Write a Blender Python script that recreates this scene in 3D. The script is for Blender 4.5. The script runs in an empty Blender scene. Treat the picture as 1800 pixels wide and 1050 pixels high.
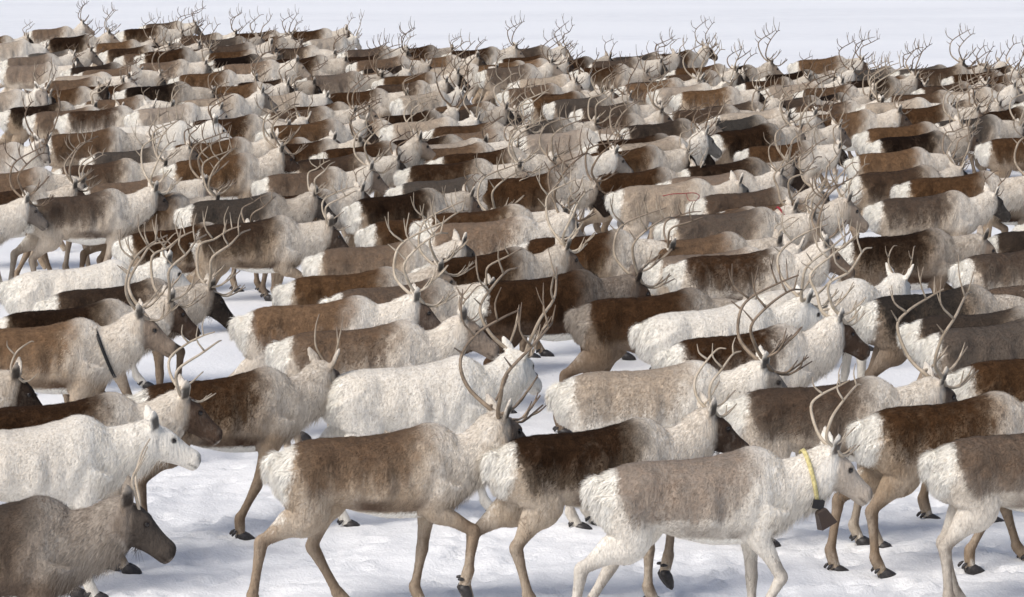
import bpy, math, random
import numpy as np
from mathutils import Vector, Matrix
from mathutils.bvhtree import BVHTree

# ---------------------------------------------------------------- camera, sky, sun, exposure
SC = bpy.context.scene
COL = SC.collection
IW, IH, FPX = 1800.0, 1050.0, 5620.0        # photograph size and focal length in its pixels
CAM_H = 4.47
PITCH = math.atan(725.0 / FPX)
cam_data = bpy.data.cameras.new('camera')
cam = bpy.data.objects.new('camera', cam_data)
COL.objects.link(cam)
cam.location = (0, 0, CAM_H)
cam.rotation_euler = (math.pi / 2 - PITCH, 0, 0)
cam_data.sensor_width = 36.0
cam_data.lens = 36.0 * FPX / IW
cam_data.clip_start = 0.5
cam_data.clip_end = 12000
SC.camera = cam

SUN_EL, SUN_AZ = math.radians(46), math.radians(222)   # azimuth clockwise from +Y (away from the camera)
world = bpy.data.worlds.new('World')
SC.world = world
world.use_nodes = True
wn = world.node_tree.nodes
sky = wn.new('ShaderNodeTexSky')
sky.sky_type = 'NISHITA'
sky.sun_disc = False
sky.sun_elevation = SUN_EL
sky.sun_rotation = SUN_AZ
sky.dust_density = 3.0
sky.air_density = 1.0
wn['Background'].inputs['Strength'].default_value = 0.11
world.node_tree.links.new(sky.outputs[0], wn['Background'].inputs['Color'])
sun_data = bpy.data.lights.new('sun', 'SUN')
sun_data.energy = 2.3
sun_data.angle = math.radians(28)
sun_data.color = (1.0, 0.965, 0.915)
sun = bpy.data.objects.new('sun', sun_data)
COL.objects.link(sun)
sd = Vector((math.sin(SUN_AZ) * math.cos(SUN_EL), math.cos(SUN_AZ) * math.cos(SUN_EL), math.sin(SUN_EL)))
sun.rotation_euler = sd.to_track_quat('Z', 'Y').to_euler()
SC.view_settings.view_transform = 'Standard'
SC.view_settings.look = 'None'
SC.view_settings.gamma = 1.0
SC.view_settings.exposure = 0.12
SC.view_settings.use_curve_mapping = False

rng = np.random.default_rng(7)
random.seed(7)
R = math.radians


def sstep(a, b, x):
    t = np.clip((np.asarray(x, float) - a) / (b - a), 0, 1)
    return t * t * (3 - 2 * t)


# ---------------------------------------------------------------- materials
def new_mat(name):
    m = bpy.data.materials.new(name)
    m.use_nodes = True
    return m, m.node_tree.nodes, m.node_tree.links, m.node_tree.nodes['Principled BSDF']


class NB:
    """small helper to chain shader nodes"""
    def __init__(self, nodes, links):
        self.n, self.l = nodes, links

    def put(self, sock, v):
        if hasattr(v, 'is_linked') or isinstance(v, bpy.types.NodeSocket):
            self.l.new(v, sock)
        else:
            sock.default_value = v

    def math(self, op, a, b=0.0, clamp=False):
        nd = self.n.new('ShaderNodeMath')
        nd.operation = op
        nd.use_clamp = clamp
        self.put(nd.inputs[0], a)
        self.put(nd.inputs[1], b)
        return nd.outputs[0]

    def mix(self, f, a, b, blend='MIX'):
        nd = self.n.new('ShaderNodeMix')
        nd.data_type = 'RGBA'
        nd.blend_type = blend
        self.put(nd.inputs[0], f)
        for s, v in ((nd.inputs[6], a), (nd.inputs[7], b)):
            if isinstance(v, tuple):
                s.default_value = (*v, 1.0) if len(v) == 3 else v
            else:
                self.l.new(v, s)
        return nd.outputs[2]

    def noise(self, vec, scale, detail=3.0, rough=0.55, dist=0.0):
        nd = self.n.new('ShaderNodeTexNoise')
        nd.inputs['Scale'].default_value = scale
        nd.inputs['Detail'].default_value = detail
        nd.inputs['Roughness'].default_value = rough
        nd.inputs['Distortion'].default_value = dist
        if vec is not None:
            self.l.new(vec, nd.inputs['Vector'])
        return nd.outputs['Fac']

    def ramp(self, f, stops, interp='LINEAR'):
        nd = self.n.new('ShaderNodeValToRGB')
        nd.color_ramp.interpolation = interp
        els = nd.color_ramp.elements
        while len(els) < len(stops):
            els.new(0.5)
        for e, (p, c) in zip(els, stops):
            e.position = p
            e.color = (*c, 1) if len(c) == 3 else c
        self.l.new(f, nd.inputs[0])
        return nd.outputs[0]

    def mapr(self, v, a, b, c=0.0, d=1.0):
        nd = self.n.new('ShaderNodeMapRange')
        nd.clamp = True
        self.put(nd.inputs[0], v)
        for i, q in enumerate((a, b, c, d)):
            nd.inputs[1 + i].default_value = q
        return nd.outputs[0]


def coat_material(name, fur):
    m, n, l, bsdf = new_mat(name)
    b = NB(n, l)
    oi = n.new('ShaderNodeObjectInfo')
    sep = n.new('ShaderNodeSeparateColor')
    l.new(oi.outputs['Color'], sep.inputs[0])
    dark, white, flank, face_d = sep.outputs[0], sep.outputs[1], sep.outputs[2], oi.outputs['Alpha']
    a1 = n.new('ShaderNodeAttribute'); a1.attribute_name = 'm1'
    a2 = n.new('ShaderNodeAttribute'); a2.attribute_name = 'm2'
    s1 = n.new('ShaderNodeSeparateColor'); l.new(a1.outputs['Color'], s1.inputs[0])
    s2 = n.new('ShaderNodeSeparateColor'); l.new(a2.outputs['Color'], s2.inputs[0])
    saddle, rump, stripe, leg = s1.outputs[0], s1.outputs[1], s1.outputs[2], a1.outputs['Alpha']
    face, neck, nose, tint = s2.outputs[0], s2.outputs[1], s2.outputs[2], a2.outputs['Alpha']
    tc = n.new('ShaderNodeTexCoord')
    # shift the pattern for every animal
    addv = n.new('ShaderNodeVectorMath'); addv.operation = 'MULTIPLY_ADD'
    comb = n.new('ShaderNodeCombineXYZ')
    for i in range(3):
        l.new(b.math('MULTIPLY', oi.outputs['Random'], 37.0 + 11 * i), comb.inputs[i])
    l.new(tc.outputs['Object'], addv.inputs[0])
    addv.inputs[1].default_value = (1, 1, 1)
    l.new(comb.outputs[0], addv.inputs[2])
    vec = addv.outputs[0]
    st = n.new('ShaderNodeVectorMath'); st.operation = 'MULTIPLY'
    l.new(vec, st.inputs[0]); st.inputs[1].default_value = (1.0, 1.0, 0.28)
    svec = st.outputs[0]
    n_big = b.noise(vec, 4.0, 3.0, 0.6)
    n_med = b.noise(vec, 15.0, 4.0, 0.65, 0.6)
    n_str = b.noise(svec, 60.0, 3.0, 0.6)
    n_rib = b.noise(svec, 17.0, 2.0, 0.5)
    sad_c = b.ramp(dark, [(0.0, (0.42, 0.33, 0.235)), (0.35, (0.145, 0.083, 0.043)), (0.62, (0.050, 0.025, 0.0115)), (1.0, (0.010, 0.0058, 0.0038))])
    fl_c = b.ramp(flank, [(0.0, (0.72, 0.665, 0.585)), (0.5, (0.42, 0.318, 0.22)), (1.0, (0.085, 0.052, 0.033))])
    WHITE = (0.86, 0.825, 0.75)
    # flank: patches of paler and darker coat
    c = b.mix(b.math('MULTIPLY', b.mapr(n_big, 0.38, 0.72, 0.0, 0.5), b.mapr(flank, 0.2, 0.95, 1.0, 0.08)), fl_c, WHITE)
    low = b.mix(0.5, fl_c, sad_c)
    c = b.mix(b.math('MULTIPLY', b.mapr(n_med, 0.5, 0.8, 0.0, 0.45), b.math('SUBTRACT', 1.0, rump)), c, low)
    # the brown deepens from flank to spine, streaked along the hang of the hair
    e = b.math('ADD', saddle, b.math('MULTIPLY', b.math('SUBTRACT', n_rib, 0.5), 0.75))
    e = b.math('ADD', e, b.math('MULTIPLY', b.math('SUBTRACT', n_big, 0.5), 0.45))
    e = b.math('ADD', e, b.math('MULTIPLY', b.math('SUBTRACT', oi.outputs['Random'], 0.4), 0.35))
    gate = b.mapr(saddle, 0.02, 0.3)
    sad_v = b.mix(1.0, sad_c, b.ramp(n_med, [(0.3, (0.62, 0.60, 0.58)), (0.5, (1.0, 1.0, 1.0)), (0.75, (1.6, 1.58, 1.54))]), 'MULTIPLY')
    mid_v = b.mix(0.76, fl_c, sad_v)
    c = b.mix(b.math('MULTIPLY', b.mapr(e, 0.08, 0.45), gate), c, mid_v)
    c = b.mix(b.math('MULTIPLY', b.mapr(e, 0.34, 0.82), gate), c, sad_v)
    # pale neck and shoulder
    nk = b.math('MULTIPLY', neck, b.mapr(n_big, 0.2, 0.62, 0.45, 1.0))
    nk = b.math('MULTIPLY', nk, b.mapr(flank, 0.62, 1.0, 1.0, 0.25))
    c = b.mix(nk, c, b.mix(b.mapr(n_med, 0.45, 0.8, 0.0, 0.45), b.mix(b.mapr(flank, 0.1, 0.7), (0.85, 0.80, 0.72), (0.74, 0.68, 0.595)), fl_c))
    # dark side stripe low on the flank
    sp = b.math('MULTIPLY', stripe, b.mapr(n_big, 0.3, 0.6, 0.2, 1.0))
    c = b.mix(b.math('MULTIPLY', sp, b.math('SUBTRACT', 1.0, white)), c, b.mix(0.5, sad_c, (0.10, 0.06, 0.042)))
    # legs
    c = b.mix(b.math('MULTIPLY', leg, b.mapr(n_med, 0.2, 0.6, 0.6, 1.0)), c, b.mix(0.45, b.mix(0.5, sad_c, fl_c), (0.105, 0.062, 0.038)))
    # face
    fc = b.ramp(face_d, [(0.0, (0.66, 0.60, 0.52)), (0.35, (0.33, 0.26, 0.20)), (0.7, (0.095, 0.062, 0.044)), (1.0, (0.014, 0.010, 0.008))])
    c = b.mix(b.math('MULTIPLY', b.mapr(face, 0.06, 0.66), b.mapr(n_med, 0.25, 0.5, 0.86, 1.0)), c, fc)
    rd = n.new('ShaderNodeAttribute'); rd.attribute_type = 'OBJECT'; rd.attribute_name = 'rump_brown'
    # whole-coat whiteness, then the white rump and belly
    c = b.mix(b.math('MULTIPLY', white, b.mapr(n_big, 0.4, 0.75, 1.0, 0.85)), c, (0.84, 0.805, 0.735))
    rp = b.math('ADD', rump, b.math('MULTIPLY', b.math('SUBTRACT', n_med, 0.5), 1.0))
    rp = b.mapr(b.math('ADD', rp, b.math('MULTIPLY', b.math('SUBTRACT', n_str, 0.5), 0.7)), 0.24, 0.70)
    rp = b.math('MULTIPLY', b.math('MULTIPLY', rp, b.mapr(rump, 0.03, 0.2)), b.math('SUBTRACT', 1.0, rd.outputs['Fac']))
    c = b.mix(rp, c, b.mix(b.mapr(n_med, 0.55, 0.8, 0.0, 0.45), (0.93, 0.905, 0.84), (0.70, 0.56, 0.37)))
    c = b.mix(nose, c, (0.022, 0.017, 0.015))
    # strand by strand tone
    c = b.mix(1.0, c, b.ramp(n_str, [(0.25, (0.80, 0.78, 0.76)), (0.5, (1.0, 1.0, 1.0)), (0.78, (1.14, 1.13, 1.11))]), 'MULTIPLY')
    # dark partings where the coat splits over folds
    stc = n.new('ShaderNodeVectorMath'); stc.operation = 'MULTIPLY'
    l.new(vec, stc.inputs[0]); stc.inputs[1].default_value = (1.0, 0.4, 0.42)
    crk = b.noise(stc.outputs[0], 9.0, 3.0, 0.55, 0.8)
    crk = b.mapr(b.math('ABSOLUTE', b.math('SUBTRACT', crk, 0.5)), 0.004, 0.022, 1.0, 0.0)
    crk = b.math('MULTIPLY', crk, b.mapr(b.noise(vec, 3.1, 2.0, 0.5), 0.54, 0.66, 0.0, 0.55))
    crk = b.math('MULTIPLY', crk, b.mapr(white, 0.2, 0.8, 1.0, 0.25))
    c = b.mix(b.math('MULTIPLY', crk, b.math('SUBTRACT', 1.0, face)), c, b.mix(0.6, sad_c, (0.10, 0.065, 0.045)))
    if fur:
        c = b.mix(1.0, c, b.ramp(tint, [(0.0, (0.74, 0.71, 0.68)), (0.5, (1.0, 1.0, 1.0)), (1.0, (1.2, 1.19, 1.17))]), 'MULTIPLY')
    l.new(c, bsdf.inputs['Base Color'])
    bsdf.inputs['Roughness'].default_value = 0.85
    bsdf.inputs['Specular IOR Level'].default_value = 0.06
    if not fur:
        bp = n.new('ShaderNodeBump')
        bp.inputs['Strength'].default_value = 0.5
        bp.inputs['Distance'].default_value = 0.02
        l.new(b.math('ADD', n_str, b.math('MULTIPLY', n_med, 1.5)), bp.inputs['Height'])
        l.new(bp.outputs[0], bsdf.inputs['Normal'])
    return m


def simple_mat(name, col, rough=0.6, spec=0.3, var=0.25, scale=30.0, bump=0.0, dark=None):
    m, n, l, bsdf = new_mat(name)
    b = NB(n, l)
    tc = n.new('ShaderNodeTexCoord')
    nz = b.noise(tc.outputs['Object'], scale, 4.0, 0.6)
    dk = dark or tuple(x * (1 - var) for x in col)
    c = b.mix(b.mapr(nz, 0.3, 0.7), dk, tuple(min(1, x * (1 + var * 0.4)) for x in col))
    l.new(c, bsdf.inputs['Base Color'])
    bsdf.inputs['Roughness'].default_value = rough
    bsdf.inputs['Specular IOR Level'].default_value = spec
    if bump:
        bp = n.new('ShaderNodeBump')
        bp.inputs['Strength'].default_value = bump
        bp.inputs['Distance'].default_value = 0.005
        l.new(nz, bp.inputs['Height'])
        l.new(bp.outputs[0], bsdf.inputs['Normal'])
    return m


def antler_material():
    m, n, l, bsdf = new_mat('antler_bone')
    b = NB(n, l)
    oi = n.new('ShaderNodeObjectInfo')
    sep = n.new('ShaderNodeSeparateColor')
    l.new(oi.outputs['Color'], sep.inputs[0])
    at = n.new('ShaderNodeAttribute'); at.attribute_name = 'tip'
    tc = n.new('ShaderNodeTexCoord')
    nz = b.noise(tc.outputs['Object'], 14.0, 4.0, 0.65)
    pale = b.mix(b.mapr(nz, 0.3, 0.7), (0.42, 0.34, 0.245), (0.66, 0.58, 0.47))
    brown = b.mix(b.mapr(nz, 0.3, 0.7), (0.06, 0.038, 0.025), (0.25, 0.17, 0.105))
    c = b.mix(sep.outputs[0], pale, brown)
    tipf = b.math('MULTIPLY', b.mapr(at.outputs['Fac'], 0.35, 1.0), b.mapr(sep.outputs[0], 0.0, 1.0, 0.35, 0.85))
    c = b.mix(tipf, c, (0.075, 0.047, 0.033))
    l.new(c, bsdf.inputs['Base Color'])
    bsdf.inputs['Roughness'].default_value = 0.5
    bsdf.inputs['Specular IOR Level'].default_value = 0.35
    bp = n.new('ShaderNodeBump')
    bp.inputs['Strength'].default_value = 0.35
    bp.inputs['Distance'].default_value = 0.004
    l.new(b.noise(tc.outputs['Object'], 60.0, 3.0), bp.inputs['Height'])
    l.new(bp.outputs[0], bsdf.inputs['Normal'])
    return m


def snow_material():
    m, n, l, bsdf = new_mat('packed_snow')
    b = NB(n, l)
    tc = n.new('ShaderNodeTexCoord')
    v = tc.outputs['Object']
    mp = n.new('ShaderNodeVectorMath'); mp.operation = 'MULTIPLY'
    l.new(v, mp.inputs[0]); mp.inputs[1].default_value = (0.03, 0.13, 1.0)
    streak = b.noise(mp.outputs[0], 0.8, 2.0, 0.5, 0.6)
    n1 = b.noise(v, 1.6, 5.0, 0.6)
    n2 = b.noise(v, 14.0, 5.0, 0.7)
    c = b.mix(b.mapr(n1, 0.3, 0.7), (0.79, 0.797, 0.815), (0.865, 0.87, 0.88))
    c = b.mix(b.mapr(streak, 0.42, 0.62), c, (0.88, 0.885, 0.895))
    c = b.mix(b.mapr(n2, 0.62, 0.8, 0.0, 0.25), c, (0.70, 0.69, 0.69))
    l.new(c, bsdf.inputs['Base Color'])
    bsdf.inputs['Roughness'].default_value = 0.6
    bsdf.inputs['Specular IOR Level'].default_value = 0.25
    bp = n.new('ShaderNodeBump')
    bp.inputs['Strength'].default_value = 0.5
    bp.inputs['Distance'].default_value = 0.03
    l.new(b.math('ADD', n2, b.math('MULTIPLY', b.noise(v, 45.0, 3.0), 0.4)), bp.inputs['Height'])
    l.new(bp.outputs[0], bsdf.inputs['Normal'])
    return m


M_COAT = coat_material('reindeer_coat', False)
M_FUR = coat_material('reindeer_fur', True)
M_ANTLER = antler_material()
M_SNOW = snow_material()
M_HOOF = simple_mat('hoof_horn', (0.045, 0.04, 0.04), 0.45, 0.4, 0.5, 40, 0.4, (0.012, 0.011, 0.011))
M_TUFT = simple_mat('fetlock_hair', (0.50, 0.40, 0.25), 0.9, 0.1, 0.5, 60, 0.6, (0.20, 0.13, 0.07))
M_EYE = simple_mat('eye', (0.012, 0.008, 0.006), 0.08, 0.6, 0.3, 20)
M_YELLOW = simple_mat('yellow_webbing', (0.66, 0.57, 0.27), 0.8, 0.2, 0.45, 60, 0.3)
M_BLACK = simple_mat('black_strap', (0.018, 0.017, 0.018), 0.55, 0.3, 0.4, 40, 0.3)
M_BELL = simple_mat('rusty_bell_iron', (0.034, 0.021, 0.013), 0.45, 0.5, 0.6, 22, 0.5, (0.035, 0.022, 0.016))
M_PAINT = simple_mat('faded_red_paint', (0.33, 0.085, 0.085), 0.9, 0.1, 0.5, 40)
M_RED = simple_mat('red_marking', (0.30, 0.035, 0.045), 0.7, 0.2, 0.35, 30)


# ---------------------------------------------------------------- mesh helpers
def mesh_from(name, verts, faces, mat=None, smooth=True):
    me = bpy.data.meshes.new(name)
    me.from_pydata([tuple(map(float, v)) for v in verts], [], [tuple(map(int, f)) for f in faces])
    if smooth:
        me.polygons.foreach_set('use_smooth', np.ones(len(me.polygons), bool))
    if mat:
        me.materials.append(mat)
    me.update()
    return me


def unit(v):
    v = np.asarray(v, float)
    return v / (np.linalg.norm(v) + 1e-12)


def catmull(P, n):
    P = np.asarray(P, float)
    Q = np.vstack([2 * P[0] - P[1], P, 2 * P[-1] - P[-2]])
    out = []
    k = len(P) - 1
    for i in range(n + 1):
        t = i / n * k
        j = min(int(t), k - 1)
        u = t - j
        a, b_, c, d = Q[j], Q[j + 1], Q[j + 2], Q[j + 3]
        out.append(0.5 * (2 * b_ + (c - a) * u + (2 * a - 5 * b_ + 4 * c - d) * u * u + (3 * b_ - a - 3 * c + d) * u ** 3))
    return np.array(out)


def loft(centers, ups, sides, hh, hw, seg=20, power=1.0):
    """closed tube of elliptical rings; returns verts, faces"""
    V, F = [], []
    n = len(centers)
    th = np.linspace(0, 2 * np.pi, seg, endpoint=False)
    for c, u, s, a, w in zip(centers, ups, sides, hh, hw):
        ring = c + np.outer(np.cos(th) * a, u) + np.outer(np.sign(np.sin(th)) * np.abs(np.sin(th)) ** power * w, s)
        V.extend(ring)
    for i in range(n - 1):
        for j in range(seg):
            k = (j + 1) % seg
            F.append((i * seg + j, i * seg + k, (i + 1) * seg + k, (i + 1) * seg + j))
    V.append(centers[0]); a = len(V) - 1
    V.append(centers[-1]); z = len(V) - 1
    for j in range(seg):
        k = (j + 1) % seg
        F.append((a, k, j))
        F.append((z, (n - 1) * seg + j, (n - 1) * seg + k))
    return np.array(V), F


def chain_frames(P, side0=(0, 1, 0)):
    P = np.asarray(P, float)
    T = np.gradient(P, axis=0)
    ups, sides = [], []
    for t in T:
        t = unit(t)
        s = unit(np.asarray(side0, float) - t * np.dot(side0, t))
        u = np.cross(t, s)
        ups.append(u); sides.append(s)
    return np.array(ups), np.array(sides)


def tube(path, r0, r1, seg=7, steps=None, flat=1.0):
    """tapered bony tube along a path"""
    P = catmull(path, steps or max(4, 3 * (len(path) - 1)))
    n = len(P)
    rs = r0 + (r1 - r0) * np.linspace(0, 1, n) ** 1.1
    T = np.gradient(P, axis=0)
    ref = np.array([0.31, 0.87, 0.38])
    V, F = [], []
    th = np.linspace(0, 2 * np.pi, seg, endpoint=False)
    for p, t, r in zip(P, T, rs):
        t = unit(t)
        a = unit(ref - t * ref.dot(t))
        b = np.cross(t, a)
        V.extend(p + np.outer(np.cos(th) * r, a) + np.outer(np.sin(th) * r * flat, b))
    for i in range(n - 1):
        for j in range(seg):
            k = (j + 1) % seg
            F.append((i * seg + j, i * seg + k, (i + 1) * seg + k, (i + 1) * seg + j))
    V.append(P[-1] + unit(T[-1]) * r1 * 0.8)
    z = len(V) - 1
    for j in range(seg):
        F.append(((n - 1) * seg + j, (n - 1) * seg + (j + 1) % seg, z))
    V.append(P[0]); a0 = len(V) - 1
    for j in range(seg):
        F.append(((j + 1) % seg, j, a0))
    frac = np.concatenate([np.repeat(np.linspace(0, 1, n), seg), [1, 0]])
    return np.array(V), F, frac


class Bag:
    def __init__(self):
        self.v, self.f, self.n, self.a = [], [], 0, []

    def add(self, V, F, a=None):
        self.v.append(np.asarray(V, float))
        self.f.extend([tuple(i + self.n for i in f) for f in F])
        self.n += len(V)
        self.a.append(np.asarray(a, float) if a is not None else np.zeros(len(V)))

    def mesh(self, name, mat, attr=None, smooth=True):
        me = mesh_from(name, np.vstack(self.v), self.f, mat, smooth)
        if attr:
            at = me.attributes.new(attr, 'FLOAT', 'POINT')
            at.data.foreach_set('value', np.concatenate(self.a).astype(np.float32))
        return me


def box_pts(c, sx, sy, sz, taper=1.0):
    x, y, z = c
    V = [(x + i * sx / 2 * (taper if k > 0 else 1), y + j * sy / 2 * (taper if k > 0 else 1), z + k * sz / 2)
         for i in (-1, 1) for j in (-1, 1) for k in (-1, 1)]
    F = [(0, 1, 3, 2), (4, 6, 7, 5), (0, 4, 5, 1), (2, 3, 7, 6), (0, 2, 6, 4), (1, 5, 7, 3)]
    return np.array(V), F


# ---------------------------------------------------------------- snow field (one sheet to the horizon)
def vnoise(x, y, seed):
    xi, yi = np.floor(x).astype(np.int64), np.floor(y).astype(np.int64)
    fx, fy = x - xi, y - yi
    fx, fy = fx * fx * (3 - 2 * fx), fy * fy * (3 - 2 * fy)

    def h(a, b):
        q = (a * 374761393 + b * 668265263 + seed * 1442695041) & 0x7fffffff
        q = ((q ^ (q >> 13)) * 1274126177) & 0x7fffffff
        return ((q ^ (q >> 16)) & 0xffff) / 65535.0
    return (h(xi, yi) * (1 - fx) + h(xi + 1, yi) * fx) * (1 - fy) + (h(xi, yi + 1) * (1 - fx) + h(xi + 1, yi + 1) * fx) * fy


def ground_height(X, Y):
    X, Y = np.asarray(X, float), np.asarray(Y, float)
    z = 0.05 * (vnoise(X * 0.45, Y * 0.45, 3) - 0.5) * (1 - 0.7 * sstep(50, 80, Y)) + 0.045 * (vnoise(X * 1.7 + 5, Y * 1.7, 9) - 0.5) * (1 - sstep(35, 50, Y))
    return z


def make_snow():
    def axis(parts):
        out = []
        for a, b_, s in parts:
            out.extend(np.arange(a, b_, s))
        return out
    xs = np.array([-6000, -2500, -1000, -400, -150, -80, -50, -35] + axis([(-26, -6.5, 0.45), (-6.5, 6.5, 0.055), (6.5, 26, 0.45)]) + [27, 35, 50, 80, 150, 400, 1000, 2500, 6000], float)
    ys = np.array([-6000, -2000, -600, -150, -40, -10, 4, 10, 13] + axis([(15, 27, 0.055), (27, 50, 0.2), (50, 140, 0.6)]) + [145, 160, 200, 300, 500, 1000, 2500, 8000], float)
    X, Y = np.meshgrid(xs, ys)
    near = sstep(15, 16.5, Y) * (1 - sstep(25, 27.5, Y)) * (1 - sstep(5.5, 6.5, np.abs(X)))
    Z = ground_height(X, Y) * (np.abs(X) < 60) * (np.abs(Y - 60) < 90)
    fine = 0.05 * (np.abs(vnoise(X * 3.3, Y * 3.3, 21) - 0.5) * -2 + 0.5) + 0.035 * (vnoise(X * 7.5, Y * 7.5, 33) - 0.5) + 0.02 * (vnoise(X * 16, Y * 16, 41) - 0.5)
    Z = Z + near * fine * 0.72
    # trampled hoof prints
    r2 = np.random.default_rng(11)
    for _ in range(1100):
        px, py = r2.uniform(-6, 6), r2.uniform(16, 26)
        i0, i1 = np.searchsorted(ys, (py - 0.16, py + 0.16))
        j0, j1 = np.searchsorted(xs, (px - 0.16, px + 0.16))
        if i1 - i0 < 3 or j1 - j0 < 3:
            continue
        a = r2.uniform(-0.5, 0.5)
        dx, dy = X[i0:i1, j0:j1] - px, Y[i0:i1, j0:j1] - py
        u, w = (dx * math.cos(a) + dy * math.sin(a)) / 0.075, (-dx * math.sin(a) + dy * math.cos(a)) / 0.055
        q = u * u + w * w
        Z[i0:i1, j0:j1] += r2.uniform(0.5, 1.0) * (-0.05 * np.exp(-q ** 1.5) + 0.02 * np.exp(-(q - 2.0) ** 2))
    nx, ny = len(xs), len(ys)
    V = np.stack([X.ravel(), Y.ravel(), Z.ravel()], 1).astype(np.float32)
    me = bpy.data.meshes.new('snow_field')
    idx = np.arange(nx * ny).reshape(ny, nx)
    q = np.stack([idx[:-1, :-1], idx[:-1, 1:], idx[1:, 1:], idx[1:, :-1]], -1).reshape(-1, 4)
    me.vertices.add(len(V)); me.vertices.foreach_set('co', V.ravel())
    me.loops.add(q.size); me.loops.foreach_set('vertex_index', q.ravel().astype(np.int32))
    me.polygons.add(len(q))
    me.polygons.foreach_set('loop_start', np.arange(0, q.size, 4, dtype=np.int32))
    me.polygons.foreach_set('use_smooth', np.ones(len(q), bool))
    me.update(calc_edges=True)
    me.materials.append(M_SNOW)
    o = bpy.data.objects.new('snow_field', me)
    COL.objects.link(o)
    o['kind'] = 'structure'
    o['label'] = 'trampled white snow field under the herd'
    return o


make_snow()

# ---------------------------------------------------------------- reindeer body
# animal faces +X, +Y is its left side (away from the camera), feet at z = 0
FORE = {  # forearm, cannon, pastern angles from straight down, forward positive; planted?
    'stand': (3, 0, 28, True), 'fwd': (24, 20, 45, True), 'back': (-20, -30, 5, True),
    'lift': (60, -8, -16, False), 'bent': (30, -30, -20, False), 'mid': (-8, -12, 25, True)}
HIND = {  # thigh, shank, cannon, pastern
    'stand': (22, -38, 4, 30, True), 'back': (4, -58, -14, 18, True), 'fwd': (42, -16, 30, 48, True),
    'lift': (34, -34, -36, -60, False), 'mid': (28, -30, 14, 38, True)}
LEGS = {  # near fore, far fore, near hind, far hind
    'L0': ('stand', 'mid', 'stand', 'mid'),
    'L1': ('lift', 'mid', 'back', 'fwd'),
    'L2': ('stand', 'lift', 'mid', 'back'),
    'L3': ('bent', 'stand', 'back', 'lift'),
    'L4': ('back', 'fwd', 'stand', 'back'),
    'L5': ('fwd', 'back', 'back', 'fwd'),
    'L6': ('lift', 'fwd', 'stand', 'mid'),
}
HEADS = {  # neck pitch, neck yaw (positive away), head pitch, head yaw relative to body
'n': (13, 0, -38, 4), 'u': (28, 4, -28, 8), 'l': (2, 0, -44, 0), 'a': (16, 18, -34, 46),
    'b': (10, 12, -36, 24), 't': (16, -12, -36, -30), 'c': (22, -38, -34, -82), 'd': (-10, 4, -52, 6), 'h': (20, 3, -33, 0),
    'w': (4, 0, -27, 0), 'g': (24, 8, -34, 26), 'C': (36, -38, -30, -82)}
LIFT = 0.09


def seg_chain(P, n_each=5):
    P = np.asarray(P, float)
    out = [P[0]]
    for a, b_ in zip(P[:-1], P[1:]):
        for k in range(1, n_each + 1):
            out.append(a + (b_ - a) * k / n_each)
    return np.array(out)


def rot_dir(pitch, yaw):
    p, y = R(pitch), R(yaw)
    return np.array([math.cos(p) * math.cos(y), math.cos(p) * math.sin(y), math.sin(p)])


def interp_rows(rows, n):
    rows = np.asarray(rows, float)
    return catmull(rows, n)


class Body:
    pass


BODIES = {}


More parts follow.
